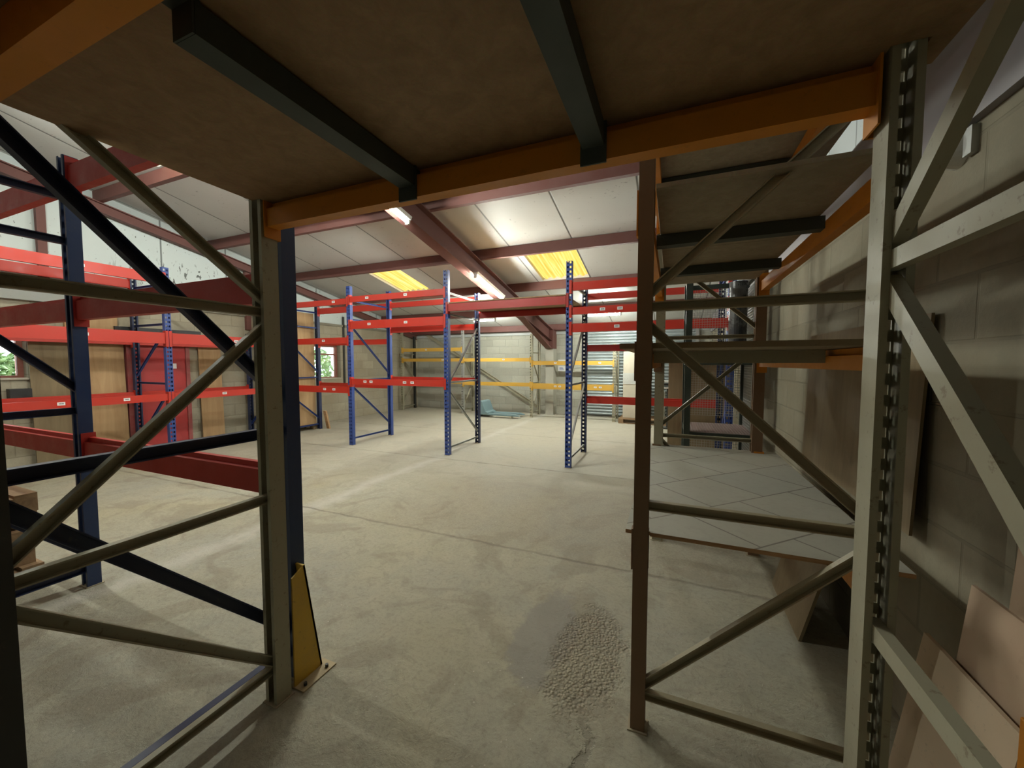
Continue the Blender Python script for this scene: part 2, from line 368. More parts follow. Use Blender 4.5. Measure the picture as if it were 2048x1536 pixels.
# purlins and rafters
for k, y in enumerate((-.06,1.52,3.14,4.70,6.27,7.85,9.42,10.9)):
    z = roof(y)
    prof = [(-.03,-.17),(.04,-.17),(.04,-.155),(-.018,-.155),(-.018,-.012),(.04,-.012),(.04,0),(-.03,0)]
    struct(build('roof_purlin', MB().prism((XL,y,z),(XR,y,z),prof,(0,1,0),(0,0,1)), RBROWN))
def ibeam(w,h,t=.012,f=.016):
    a=w/2; return [(-a,-h),(a,-h),(a,-h+f),(t/2,-h+f),(t/2,-f),(a,-f),(a,0),(-a,0),(-a,-f),(-t/2,-f),(-t/2,-h+f),(-a,-h+f)]
nb = Vector((0,.19,1)).normalized()
for X, wd, hh, y1 in ((-3.30,.20,.34,10.95),(XL+.10,.10,.15,11.0)):
    struct(build('roof_rafter', MB().prism((X,RIDGE,roof(RIDGE)-.17),(X,y1,roof(y1)-.17),ibeam(wd,hh),(1,0,0),nb), RBROWN))
mb = MB()
mb.prism((-3.308,0,0),(-3.292,0,0),[(8.6,roof(8.6)-.50),(10.73,roof(10.73)-.5),(10.73,1.95)],(0,1,0),(0,0,1))
mb.prism((-3.385,0,0),(-3.215,0,0),[(8.6,roof(8.6)-.51),(8.6,roof(8.6)-.52),(10.70,1.93),(10.74,1.96)],(0,1,0),(0,0,1))
struct(build('rafter_haunch', mb, RBROWN))
struct(build('eaves_beam', MB().prism((XL,11.0,2.62),(XR,11.0,2.62),ibeam(.14,.16),(0,1,0),(0,0,1)), RBROWN))
struct(build('building_column', MB().box(-3.42,-3.18,10.82,11.15,0,1.93), [paint('plastered_column',(.40,.39,.33),.85)]))
for y in (2.55,5.36,-.4): struct(build('cladding_post', MB().box(XL,XL+.07,y-.045,y+.045,2.3 if y<5 else 2.2, roof(y)-.32), RBROWN))
struct(build('cladding_post', MB().box(XL,XL+.03,7.88,7.93,.95,2.75), DARKP))
struct(build('column_head', MB().box(-3.42,-3.18,10.74,11.14,1.935,2.46), RBROWN))
# diagonal steel wind brace on the back wall
struct(build('wall_brace', MB().prism((-7.85,11.06,2.56),(-3.75,11.06,.20),[(0,-.05),(.012,-.05),(.012,.038),(.05,.038),(.05,.05),(0,.05)],(0,-1,0),Vector((.5,0,.866))), GREYP))

# ------------------------------------------------------------------ windows and door in the left wall
def window(n, y0,y1,z0,z1, mull):
    f = MB(); xf0, xf1 = XL-.20, XL-.13; t=.055
    f.box(xf0,xf1,y0,y0+t,z0,z1); f.box(xf0,xf1,y1-t,y1,z0,z1); f.box(xf0,xf1,y0+t,y1-t,z0,z0+t); f.box(xf0,xf1,y0+t,y1-t,z1-t,z1)
    f.box(xf0,xf1,y0+t,y1-t,mull-.02,mull+.02)
    if y1-y0 > .95: f.box(xf0,xf1,(y0+y1)/2-.36-.02,(y0+y1)/2-.36+.02,z0+t,mull-.02)
    o = struct(build('window_%d'%n, f, paint('window_frame_red_%d'%n,(.36,.13,.10),.6)))
    build('window_pane', MB().box(xf0+.03,xf0+.036,y0+t,y1-t,z0+t,z1-t), GLASS, o)
    build('window_sill', MB().box(XL-.13,XL+.03,y0,y1,z0-.0,z0+.025), paint('sill_stone_%d'%n,(.45,.40,.32),.8), o)
window(1,*ops[0],1.76); window(2,*ops[1],1.74)
d = struct(build('door_1', MB().box(XL,XL+.055,3.44,4.20,.01,1.93), DOORR, bevel=.004))
build('door_frame', MB().box(XL,XL+.075,3.38,3.44,0,1.99).box(XL,XL+.075,4.20,4.26,0,1.99).box(XL,XL+.075,3.38,4.26,1.93,1.99), paint('door_frame_paint',(.30,.05,.05),.5), d)
build('kick_panel', MB().box(XL+.055,XL+.065,3.50,4.14,.12,1.30), DOORR, d)
build('door_sign', MB().box(XL+.055,XL+.062,3.98,4.06,1.41,1.50), PAPER, d)
build('door_lintel', MB().box(XL,XL+.09,3.25,4.45,2.01,2.09), BLACK, d)
# bushes outside the windows
import bmesh
def bush(x,y,z,r,label):
    mb = MB()
    for k in range(1500):
        u, v = random.random()*2*math.pi, math.acos(random.uniform(-1,1)); rr = r*random.uniform(.7,1)
        p = Vector((math.sin(v)*math.cos(u)*rr*.6, math.sin(v)*math.sin(u)*rr, math.cos(v)*rr*.95+z))+Vector((x,y,0))
        a = Vector([random.uniform(-1,1) for _ in range(3)]).normalized(); b = a.orthogonal().normalized(); s=.05+random.random()*.07
        mb.add([p-a*s,p-b*s*.4+a*.0,p+a*s,p+b*s*.4,p+a.cross(b)*s*.12],[(0,1,4),(1,2,4),(2,3,4),(3,0,4)])
    mb.cyl((x,y,0),(x,y,z),.05,8)
    return build('leafy_bush', mb, LEAF)
for y, l in ((1.3,'left'),(2.6,'right')):
    tag(bush(-10.4,y,1.1,.62,''), 'pale green bush outside the small far left window, %s of two' % l, 'bush', 'bushes outside the windows')
tag(bush(-10.0,7.05,1.3,.85,''), 'leafy green bush outside the red framed window beside the blue racking', 'bush', 'bushes outside the windows')
tag(bush(-10.9,8.95,1.3,.95,''), 'leafy green bush outside, right half of the red framed window view', 'bush', 'bushes outside the windows')
tag(build('grass_bank', MB().box(-16,-8.6,-3,14,-.2,-.02), LEAF), 'grassy ground outside the left wall windows', 'grass')['kind'] = 'stuff'

# ------------------------------------------------------------------ roller shutter
s = MB(); z = .03; x0, x1 = -2.28, .55
while z < 2.44:
    s.prism((x0,YB-.06,z),(x1,YB-.06,z),[(0,0),(.018,.010),(.030,.035),(.030,.05),(.018,.075),(0,.085),(-.01,.085),(-.01,0)],(0,-1,0),(0,0,1)); z += .085
sh = struct(build('door_2', s, SHUT))
build('guide_rail', MB().box(x0-.07,x0,YB-.12,YB,0,2.45), GALV, sh); build('guide_rail', MB().box(x1,x1+.07,YB-.12,YB,0,2.45), GALV, sh)
build('shutter_barrel', MB().cyl((x0-.1,YB-.22,2.52),(x1+.2,YB-.22,2.52),.10,24), CREAM, sh, smooth=True)
build('shutter_motor', MB().cyl((x1+.2,YB-.22,2.52),(x1+.33,YB-.22,2.52),.07,16), WHITE, sh, smooth=True)

# ------------------------------------------------------------------ fluorescent lights
def light(p0,p1,label,group='fluorescent lights'):
    p0, p1 = Vector(p0), Vector(p1); dr=(p1-p0).normalized(); up=Vector((0,0,1)); sd=dr.cross(up).normalized(); up=sd.cross(dr)
    t = thing('fluorescent_light', (p0+p1)/2, label, 'ceiling light', group)
    build('light_housing', MB().prism(p0,p1,[(-.035,.03),(.035,.03),(.05,.075),(-.05,.075)],sd,up), WHITE, t)
    for q, e in ((p0,dr),(p1,-dr)): build('end_cap', MB().prism(q, q+e*.03,[(-.025,-.03),(.025,-.03),(.025,.03),(-.025,.03)],sd,up), WHITE, t)
    build('lamp_tube', MB().cyl(p0+dr*.03,p1-dr*.03,.02,14), TUBEM, t, smooth=True)
    return t
RL = lambda y: roof(y)-.17-.34-.085
light((-3.19,3.0,RL(3.0)),(-3.19,4.2,RL(4.2)), 'lit tube under the rafter, nearest, half hidden by the orange beam')
light((-3.13,5.92,RL(5.92)),(-3.13,7.08,RL(7.08)), 'lit fluorescent tube under the sloping rafter, beside the yellow skylight')
light((-5.05,9.42,roof(9.42)-.26),(-4.38,9.42,roof(9.42)-.26), 'short lit tube over the pallet truck, near the back wall')
light((-1.98,9.42,roof(9.42)-.26),(-1.12,9.42,roof(9.42)-.26), 'lit tube hanging crosswise in front of the roller shutter barrel')
light((-6.1,1.52,roof(1.52)-.26),(-4.9,1.52,roof(1.52)-.26), 'added lit tube above the left racks, unseen behind the overhead deck')  # extra tube added out of view to light the left side

# ------------------------------------------------------------------ racking
POSTS = {}
DUSTY = paint('dusty_base_plate',(.36,.30,.20),.8)
def post_mesh(w,d,h,pitch,mat,axis,sign):
    key = (w,d,round(h,3),pitch,mat.name,axis,sign)
    if key in POSTS: return POSTS[key]
    m = MB(); t=.004; a=w/2
    def bx(u0,u1,v0,v1,z0,z1):      # u along the face, v inwards from the face
        if axis == 'y': m.box(u0,u1,*( (v0,v1) if sign<0 else (-v1,-v0) ),z0,z1)
        else: m.box(*( (v0,v1) if sign<0 else (-v1,-v0) ),u0,u1,z0,z1)
    hw = w*.17; e1 = w*.14
    bx(-a,-a+e1,0,t,0,h); bx(a-e1,a,0,t,0,h); bx(-w*.08,w*.08,0,t,0,h)
    z=0
    while z < h-pitch:
        zz = z+pitch*.55
        for u0,u1,sh in ((-a+e1,-w*.08,0),(w*.08,a-e1,pitch*.0)):
            bx(u0,u1,0,t,z+sh,zz+sh)
        z += pitch
    bx(-a+e1,-w*.08,0,t,z,h); bx(w*.08,a-e1,0,t,z,h)
    bx(-a,-a+t,t,d,0,h); bx(a-t,a,t,d,0,h)
    bx(-a+t,-a+t+w*.2,d-t,d,0,h); bx(a-t-w*.2,a-t,d-t,d,0,h)
    me = bpy.data.meshes.new('upright_post'); me.from_pydata(m.v,[],m.f); me.materials.append(mat)
    bm = bmesh.new(); bm.from_mesh(me); bmesh.ops.recalc_face_normals(bm, faces=bm.faces); bm.to_mesh(me); bm.free()
    POSTS[key] = me; return me
def upright(parent,x,y,h,axis,sign,mat,w=.08,d=.065,pitch=.075,label=None,foot=True):
    """x,y is the middle of the perforated face"""
    o = inst('upright_post', post_mesh(w,d,h,pitch,mat,axis,sign), parent, (x,y,0))
    if foot:
        f = MB(); 
        if axis == 'y': yy = (y-.01,y+d+.01) if sign<0 else (y-d-.01,y+.01); f.box(x-w/2-.008,x+w/2+.008,*yy,0,.005)
        else: xx = (x-.01,x+d+.01) if sign<0 else (x-d-.01,x+.01); f.box(*xx,y-w/2-.008,y+w/2+.008,0,.005)
        fm = bpy.data.meshes.new('foot_plate'); fm.from_pydata([tuple(Vector(v)-Vector((x,y,0))) for v in f.v],[],f.f); fm.materials.append(DUSTY)
        fo = bpy.data.objects.new('foot_plate', fm); C.objects.link(fo); fo.parent = o; WL[fo.name]=Vector((x,y,0))
    if label: o['label'] = label
    return o
def channel(p0,p1,w,t,side,mat,parent,name):
    """U channel between two points; side = direction out of the frame's plane"""
    p0,p1 = Vector(p0),Vector(p1); side=Vector(side); b = (p1-p0).normalized().cross(side).normalized()
    a=w/2; k=.003
    return build(name, MB().prism(p0,p1,[(-t/2,-a),(t/2,-a),(t/2,-a+k*1.6),(-t/2+k*1.6,-a+k*1.6),(-t/2+k*1.6,a-k*1.6),(t/2,a-k*1.6),(t/2,a),(-t/2,a)],side,b), mat, parent)
def frame(parent, axis, c, a0, a1, h, rails, diags, mat, w=.08, d=.065, pitch=.075, bw=.035, mats=None, bmat=None, heights=None, labels=(None,None), bt=.026):
    """frame whose depth runs along `axis` from a0 to a1 at constant c"""
    mats = mats or (mat,mat); bmat = bmat or mat; heights = heights or (h,h)
    if axis == 'y':
        upright(parent,c,a0,heights[0],'y',-1,mats[0],w,d,pitch,labels[0]); upright(parent,c,a1,heights[1],'y',1,mats[1],w,d,pitch,labels[1])
        P = lambda a,z,o=0: (c+o,a,z); side=(1,0,0)
    else:
        upright(parent,a0,c,heights[0],'x',-1,mats[0],w,d,pitch,labels[0]); upright(parent,a1,c,heights[1],'x',1,mats[1],w,d,pitch,labels[1])
        P = lambda a,z,o=0: (a,c+o,z); side=(0,-1,0)
    i = d*.55
    for z in rails: channel(P(a0+i,z),P(a1-i,z),bw,bt,side,bmat,parent,'horizontal_brace')
    for za,zb in diags: channel(P(a0+i,za),P(a1-i,zb),bw,bt,side,bmat,parent,'diagonal_brace')
def beam(parent, p0, p1, z0, z1, out, mat, labels=(), t=.045, step=True, conn=True, lw=.07, cmat=None):
    """box beam between two post centrelines; out = outward horizontal direction; outer face passes through p0,p1"""
    p0,p1,out = Vector((*p0,0)),Vector((*p1,0)),Vector((*out,0)); dr=(p1-p0).normalized(); h=z1-z0
    hw=.042
    prof = [(-t,0),(0,0),(0,h),(-t*.5,h),(-t*.5,h-.028),(-t,h-.028)] if step else [(-t,0),(0,0),(0,h),(-t,h)]
    q0,q1 = p0+dr*hw, p1-dr*hw
    o = build('rack_beam', MB().prism(q0+Vector((0,0,z0)),q1+Vector((0,0,z0)),prof,out,(0,0,1)), mat, parent)
    if conn:
        for q,e in ((p0,dr),(p1,-dr)):
            m = MB(); zc0, zc1 = z0-.045, z1+.03
            a = q+e*(hw-.003)
            m.prism(a+Vector((0,0,zc0)), a+e*.005+Vector((0,0,zc0)),[(-t-.012,0),(.010,0),(.010,zc1-zc0),(-t-.012,zc1-zc0)],out,(0,0,1))
            m.prism(q+e*.004+Vector((0,0,zc0)), a+e*.004+Vector((0,0,zc0)),[(.004,0),(.010,0),(.010,zc1-zc0),(.004,zc1-zc0)],out,(0,0,1))
            build('end_connector', m, cmat or mat, o)
    for f in labels:
        cpt = q0.lerp(q1,f); zc=(z0+z1)/2+.005; m = MB()
        m.prism(cpt-dr*lw/2+Vector((0,0,zc-.02)),cpt+dr*lw/2+Vector((0,0,zc-.02)),[(0,0),(.0015,0),(.0015,.04),(0,.04)],out,(0,0,1))
        m.mi=1
        for k in range(5):
            u=-lw*.30+lw*.13*k; m.prism(cpt+dr*u+Vector((0,0,zc-.006)),cpt+dr*(u+lw*.09)+Vector((0,0,zc-.006)),[(.0015,0),(.0022,0),(.0022,.014),(.0015,.014)],out,(0,0,1))
        build('location_label', m, [PAPER, INK], o)
    return o

# --- the bay straight ahead of the camera: grey frames, orange beams, chipboard deck
R1 = thing('pallet_rack', (-.6,.78,0), 'near rack framing the view, grey-green steel frames with orange beams under a chipboard deck', 'pallet rack')
DK = dict(bw=.034)
frame(R1,'y',-1.60,.335,1.165,2.62,(.155,.92,1.715,2.50),((.87,.17),(.955,1.665),(2.32,1.76)),GREYP,mats=(DARKP,GREYP),w=.070,d=.07,bw=.038,pitch=.05,labels=('dark brown near post','grey-green far post'))
frame(R1,'y',.445,.335,1.165,2.62,(.155,.89,1.725,2.50),((.87,.17),(.94,1.68),(2.40,1.76)),GREYP,mats=(DARKP,GREYP),w=.056,d=.07,bw=.040,pitch=.05)
beam(R1,(-1.60,1.165),(.445,1.165),2.065,2.165,(0,1),ORANGE,t=.05)
beam(R1,(-1.60,.335),(.445,.335),2.085,2.165,(0,-1),ORANGE,t=.055)
for x in (-.845,-.215):
    m = MB(); m.prism((x,.46,2.10),(x,1.16,2.10),[(-.03,0),(.03,0),(.03,.060),(.024,.060),(.024,.006),(-.024,.006),(-.024,.060),(-.03,.060)],(1,0,0),(0,0,1))
    m.box(x-.03,x+.03,.455,.459,2.10,2.16); m.box(x-.036,x+.036,1.108,1.114,2.055,2.165); m.box(x-.03,x+.03,.388,.47,2.158,2.165)
    build('deck_support_bar', m, BARM, R1)
def board(x0,x1,y0,y1,z,t,mat,label,group=None,name='chipboard_deck',cat='deck board'):
    return tag(build(name, MB().box(x0,x1,y0,y1,z,z+t), mat, bevel=.002), label, cat, group)
def nboard(x0,x1,y0,y1,z,t,mat,posts,label,group=None,name='shelf_board',cat='shelf board',edge=None):
    """board cut out round the posts it would touch; posts = (x0,x1,y0,y1) rectangles"""
    xs = sorted({x0,x1}|{min(max(v,x0),x1) for p in posts for v in p[:2]}); ys = sorted({y0,y1}|{min(max(v,y0),y1) for p in posts for v in p[2:]})
    cell = {(i,j) for i in range(len(xs)-1) for j in range(len(ys)-1) if not any(p[0]<(xs[i]+xs[i+1])/2<p[1] and p[2]<(ys[j]+ys[j+1])/2<p[3] for p in posts)}
    m = MB(); n=len(ys)
    vs = [(x,y,zz) for zz in (z,z+t) for x in xs for y in ys]; ix = lambda i,j,k: k*len(xs)*n+i*n+j; fs=[]
    for i,j in cell:
        fs.append((ix(i,j,1),ix(i+1,j,1),ix(i+1,j+1,1),ix(i,j+1,1))); fs.append((ix(i,j,0),ix(i,j+1,0),ix(i+1,j+1,0),ix(i+1,j,0)))
        for di,dj,a,b in ((-1,0,(0,0),(0,1)),(1,0,(1,0),(1,1)),(0,-1,(0,0),(1,0)),(0,1,(0,1),(1,1))):
            if (i+di,j+dj) not in cell: fs.append((ix(i+a[0],j+a[1],0),ix(i+b[0],j+b[1],0),ix(i+b[0],j+b[1],1),ix(i+a[0],j+a[1],1)))
    m.add(vs,fs); m.m = [1 if abs(vs[f[0]][2]-vs[f[2]][2])>1e-6 else 0 for f in fs]
    used = sorted({v for f in m.f for v in f}); mp = {v:k for k,v in enumerate(used)}; m.v=[m.v[v] for v in used]; m.f=[[mp[v] for v in f] for f in m.f]
    return tag(build(name,m,[mat,edge or mat]),label,cat,group)
PR1 = [(x-w_,x+w_,ya,yb) for x,w_ in ((-1.60,.040),(.445,.033)) for ya,yb in ((.325,.412),(1.09,1.18))]
nboard(-1.605,-.21,.30,1.185,2.167,.018,CHIP,PR1,'brown chipboard deck overhead, left sheet, over the orange beams',None,'chipboard_deck','deck board')
nboard(-.205,.52,.30,1.185,2.167,.018,CHIP,PR1,'dark chipboard deck overhead, right sheet, beside the concrete block wall',None,'chipboard_deck','deck board')
# --- its twin behind: only the deck edge shows at the top left
R0 = thing('pallet_rack', (-.6,-.3,0), 'rack beside the camera, orange beam and dark deck at the top left corner', 'pallet rack')
frame(R0,'y',-1.60,-.45,.19,2.62,(.155,.92,1.715,2.50),(),GREYP,mats=(DARKP,DARKP),w=.078,d=.07)
frame(R0,'y',.46,-.45,.19,2.62,(.155,.92,1.715,2.50),(),GREYP,mats=(DARKP,DARKP),w=.078,d=.07)
beam(R0,(-1.60,.19),(.46,.19),2.065,2.165,(0,1),ORANGE,t=.05); beam(R0,(-1.60,-.45),(.46,-.45),2.065,2.165,(0,-1),ORANGE,t=.05)
nboard(-1.637,.52,-.5,.295,2.167,.018,CHIP,[(x-w_,x+w_,ya,yb) for x,w_ in ((-1.60,.044),(.46,.044)) for ya,yb in ((-.46,-.375),(.115,.202))],'dark chipboard deck above the camera, top left corner of the view',None,'chipboard_deck','deck board')

# --- rack along the right wall
R2 = thing('pallet_rack', (.25,2.54,0), 'rack along the right wall with rusty and grey-green posts and four board shelves', 'pallet rack')
XA, XB, Y0, Y1 = -.130, .650, 1.61, 3.46
frame(R2,'x',Y0,XA,XB,2.9,(.145,.935,1.72,2.50),((.17,.88),(1.66,.975),(1.76,2.40)),GREYP,mats=(RUST,GREYP),bmat=paint('brown_grey_brace',(.33,.285,.18),.5,(.20,.12,.06),.5),w=.062,d=.056,pitch=.05,bw=.036,labels=('rusty brown post','grey-green post'))
frame(R2,'x',Y1,XA,XB,2.9,(.145,.90,1.71,2.50),((.88,.17),(.975,1.62),(2.40,1.76)),GREYP,mats=(GREYP,RUST),w=.07,d=.072,bw=.03)
for za,zb in ((.70,.795),(1.475,1.558),(2.045,2.145),(2.60,2.70)):
    beam(R2,(XA,Y0),(XA,Y1),za,zb,(-1,0),ORANGE,t=.045,cmat=RUST if za<2 else ORANGE); beam(R2,(XB,Y0),(XB,Y1),za,zb,(1,0),ORANGE,t=.045)
for zz, ys in ((1.502,(2.07,2.9)),(2.09,(2.14,2.87)),(2.64,(2.2,2.78))):
    for y in ys:
        m = MB().prism((XA+.045,y,zz),(XB-.045,y,zz),[(-.03,0),(.03,0),(.03,.055),(.024,.055),(.024,.006),(-.024,.006),(-.024,.055),(-.03,.055)],(0,1,0),(0,0,1))
        build('deck_support_bar', m, BARM if zz>2 else GREYP, R2)
PALE = wood('pale_board_underside', (.40,.34,.25), (.30,.25,.18), chip=True)
BRB = paint('brown_shelf_board',(.23,.17,.09),.7,(.14,.09,.05),.4,(.33,.28,.19),.5)
PR2 = [(xa_,xb_,ya,yb) for xa_,xb_ in ((XA-.012,XA+.06),(XB-.06,XB+.012)) for ya,yb in ((Y0-.036,Y0+.036),(Y1-.036,Y1+.036))]
GR = 'boards of the right wall rack'
nboard(-.165,.75,1.634,3.50,.797,.016,TILEB,PR2,'dusty grey patterned shelf board, lowest shelf of the right wall rack',GR,edge=EDGE)
nboard(-.20,.665,1.634,3.50,1.560,.022,BRB,PR2,'thick brown board, eye-level shelf of the right wall rack',GR)
board(-.068,.588,1.56,2.42,2.147,.018,PALE,'chipboard deck, nearer sheet on the dark crossbars of the right wall rack',GR,'shelf_board','shelf board')
board(-.068,.588,2.424,3.48,2.147,.018,PALE,'pale chipboard deck, farther sheet on the dark crossbars of the right wall rack',GR,'shelf_board','shelf board')
nboard(-.165,.80,1.66,3.42,2.702,.018,PALE,[],'wide chipboard deck, topmost of the right wall rack',GR)

# --- blue and red rack on the left, behind the near frame
R3 = thing('pallet_rack', (-3.6,.72,0), 'dark blue rack at the left with wide red beams, directly behind the grey-green frame', 'pallet rack')
for x in (-1.67,-3.62,-5.57):
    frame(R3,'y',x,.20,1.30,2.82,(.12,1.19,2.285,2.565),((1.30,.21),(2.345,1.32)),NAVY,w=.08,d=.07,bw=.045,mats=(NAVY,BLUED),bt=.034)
for x0,x1 in ((-3.62,-1.67),(-5.57,-3.62)):
    for z0,z1 in ((.865,1.01),(1.785,1.935),(2.61,2.785)):
        beam(R3,(x0,1.30),(x1,1.30),z0,z1,(0,1),REDD,t=.05)
        if x1 < -2 : beam(R3,(x0,.20),(x1,.20),z0,z1,(0,-1),REDD,t=.05)
# column guard bolted to the floor round the blue post
cg = thing('column_guard', (-1.56,1.26,0), 'yellow steel post guard bolted to the floor at the foot of the blue post', 'post guard')
build('guard_plate', MB().prism((-1.588,0,0),(-1.580,0,0),[(1.195,0.006),(1.345,0.006),(1.262,.555),(1.195,.52)],(0,1,0),(0,0,1)).prism((-1.64,0,0),(-1.58,0,0),[(1.335,.006),(1.345,.006),(1.262,.555),(1.252,.555)],(0,1,0),(0,0,1)), YELLOW, cg)
build('base_plate', MB().box(-1.61,-1.52,1.19,1.375,0,.006), paint('dusty_base_plate',(.42,.33,.19),.7), cg)
for y in (1.22,1.34): build('anchor_bolt', MB().cyl((-1.545,y,.006),(-1.545,y,.02),.008,6), DARKP, cg)

# --- main row across the hall
F = thing('pallet_rack', (-3.4,5.92,0), 'long row of blue posts and red beams across the middle of the hall', 'pallet rack')
FX = (-7.45,-5.42,-3.37,-1.355,.655); FY0, FY1 = 5.36, 6.48
pat = [((1.10,.25),(2.25,1.30)), ((1.10,.25),(2.20,1.28)), ((1.08,.22),(1.15,2.15)), ((.25,1.15),(1.25,2.2)), ((1.10,.25),(2.2,1.28))]
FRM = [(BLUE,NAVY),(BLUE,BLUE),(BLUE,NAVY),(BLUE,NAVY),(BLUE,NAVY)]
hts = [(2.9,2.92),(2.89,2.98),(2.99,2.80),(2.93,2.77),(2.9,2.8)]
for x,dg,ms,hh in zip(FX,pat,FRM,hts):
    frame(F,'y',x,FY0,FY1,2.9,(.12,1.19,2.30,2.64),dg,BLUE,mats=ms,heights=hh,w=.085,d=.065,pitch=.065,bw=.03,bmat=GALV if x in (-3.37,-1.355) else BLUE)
def fb(i,z0,z1,rear=False,labels=(),mat=RED):
    y = FY1 if rear else FY0
    beam(F,(FX[i],y),(FX[i+1],y),z0,z1,(0,1 if rear else -1),mat,labels)
fb(0,2.575,2.675,labels=(.84,)); fb(0,1.865,1.975,labels=(.70,)); fb(0,.955,1.075,labels=(.70,.82))
fb(0,2.61,2.74,True); fb(0,1.90,2.01,True); fb(0,.98,1.07,True)
fb(1,2.60,2.70,labels=(.20,.62)); fb(1,2.12,2.26,labels=(.22,.62)); fb(1,1.12,1.225,labels=(.16,.23,.60,.68))
fb(1,2.64,2.745,True); fb(1,2.13,2.24,True); fb(1,1.165,1.23,True)
fb(2,2.335,2.455,mat=REDN); fb(2,2.34,2.46,True,mat=REDN)
fb(3,2.52,2.63); fb(3,2.185,2.285,labels=(.22,.34)); fb(3,1.94,2.055,labels=(.32,))
fb(3,2.55,2.655,True); fb(3,1.70,1.81,True,mat=REDN); fb(3,.835,.955,True)
board(FX[2]+.06,FX[3]-.06,FY0-.01,FY1-.02,2.456,.018,CHIP,'chipboard deck on the top beams of the empty middle bay of the long blue row')

# --- rack along the left wall
W = thing('pallet_rack', (-7.6,3.4,0), 'blue and red rack standing along the left wall in front of the red door', 'pallet rack')
WX0, WX1 = -8.06, -7.10
for y,hh in ((1.45,2.9),(3.46,2.95),(5.27,2.1)):
    frame(W,'x',y,WX0,WX1,hh,(.12,1.19) if hh<2.5 else (.12,1.19,2.1,2.7),((.25,1.1),(1.30,2.0 if hh<2.5 else 2.05)),BLUE,w=.08,d=.065,pitch=.065,bw=.032,mats=(NAVY,BLUE))
for y0,y1,tops in ((1.45,3.46,True),(3.46,5.27,False)):
    for z0,z1 in ((.935,1.04),(1.80,1.965))+(((2.70,2.84),) if tops else ()):
        beam(W,(WX1,y0),(WX1,y1),z0,z1,(1,0),RED,labels=(.42,.75) if z0<1.5 else (.55,)); beam(W,(WX0,y0),(WX0,y1),z0,z1,(-1,0),RED)

# --- low yellow-beamed rack at the back wall
B = thing('pallet_rack', (-4.7,10.5,0), 'grey rack with thin yellow beams standing against the back wall', 'pallet rack')
BX = (-8.0,-5.78,-3.60,-1.36); BY0, BY1 = 10.08, 10.78
for x,hh,ms in zip(BX,(2.70,2.55,2.32,2.0),((GREYP,DARKP),(GALV,GREYP),(GREYP,GREYP),(GREYP,GREYP))):
    frame(B,'y',x,BY0,BY1,hh,(.12,.95,1.8),((.2,.9),(1.7,1.0)),GREYP,mats=ms,w=.075,d=.06,pitch=.075,bw=.028,heights=(hh,min(hh,2.40)))
def bb(i,z0,z1,rear=False,labels=()):
    y = BY1 if rear else BY0
    beam(B,(BX[i],y),(BX[i+1],y),z0,z1,(0,1 if rear else -1),YEL2,labels,t=.04)
YEL2 = paint('yellow_beam_paint', (.66,.38,.05), .5, (.3,.2,.1), .3, (.5,.38,.2), .3)
bb(0,1.87,1.975,labels=(.42,)); bb(0,1.56,1.655,labels=(.7,)); bb(0,.85,.96,True)
bb(1,1.557,1.655,labels=(.62,)); bb(1,.86,.965)
bb(2,1.46,1.565,labels=(.30,.85)); bb(2,.80,.955,labels=(.30,.36,.80,.86)); bb(2,1.47,1.56,True)

# ------------------------------------------------------------------ loose things
def pallet(x0,x1,y0,y1,z,label,group=None,mat=PALW):
    t = thing('wooden_pallet', ((x0+x1)/2,(y0+y1)/2,z), label, 'pallet', group)
    for i in range(5):
        yy = y0+(y1-y0-.1)*i/4; build('top_board', MB().box(x0,x1,yy,yy+.10,z+.105,z+.125), mat, t)
    for i in range(3):
        yy = y0+(y1-y0-.1)*i/2
        build('bottom_board', MB().box(x0,x1,yy,yy+.10,z,z+.018), mat, t)
    for i in range(3):
        xx = x0+(x1-x0-.12)*i/2
        m = MB()
        for j in range(3):
            yy = y0+(y1-y0-.1)*j/2; m.box(xx,xx+.12,yy,yy+.1,z+.018,z+.088)
        m.box(xx,xx+.12,y0,y1,z+.088,z+.105); build('stringer', m, mat, t)
    return t
pos_word = ['bottom','second from bottom','middle','second from top','top']
for i in range(5):
    pallet(-5.15+.05*(i%2),-4.0-.06*(i%2)+(.03 if i==4 else 0),.22,1.17-.02*(i%3),.126*i,'brown wooden pallet in the stack at the far left, %s one' % pos_word[i],'pallets stacked at the left')
# plywood crate sheets inside the first blue frame
pallet(-8.12,-7.52,5.42,6.44,0,'dark pallet under the upright plywood sheet in the blue rack', mat=PLYD)
tag(build('plywood_sheet', MB().box(-7.56,-7.53,5.44,6.42,.126,2.62), PLY, bevel=.002), 'tall tan plywood sheet standing on a pallet inside the blue frame beside the window', 'plywood sheet')
tag(build('timber_offcut', MB().prism((-7.30,6.56,0),(-7.34,6.50,.42),[(-.04,-.02),(.04,-.02),(.04,.02),(-.04,.02)],(1,0,0),(0,1,0)), EDGE), 'short orange-brown timber offcut leaning at the foot of the blue rack post', 'timber offcut')
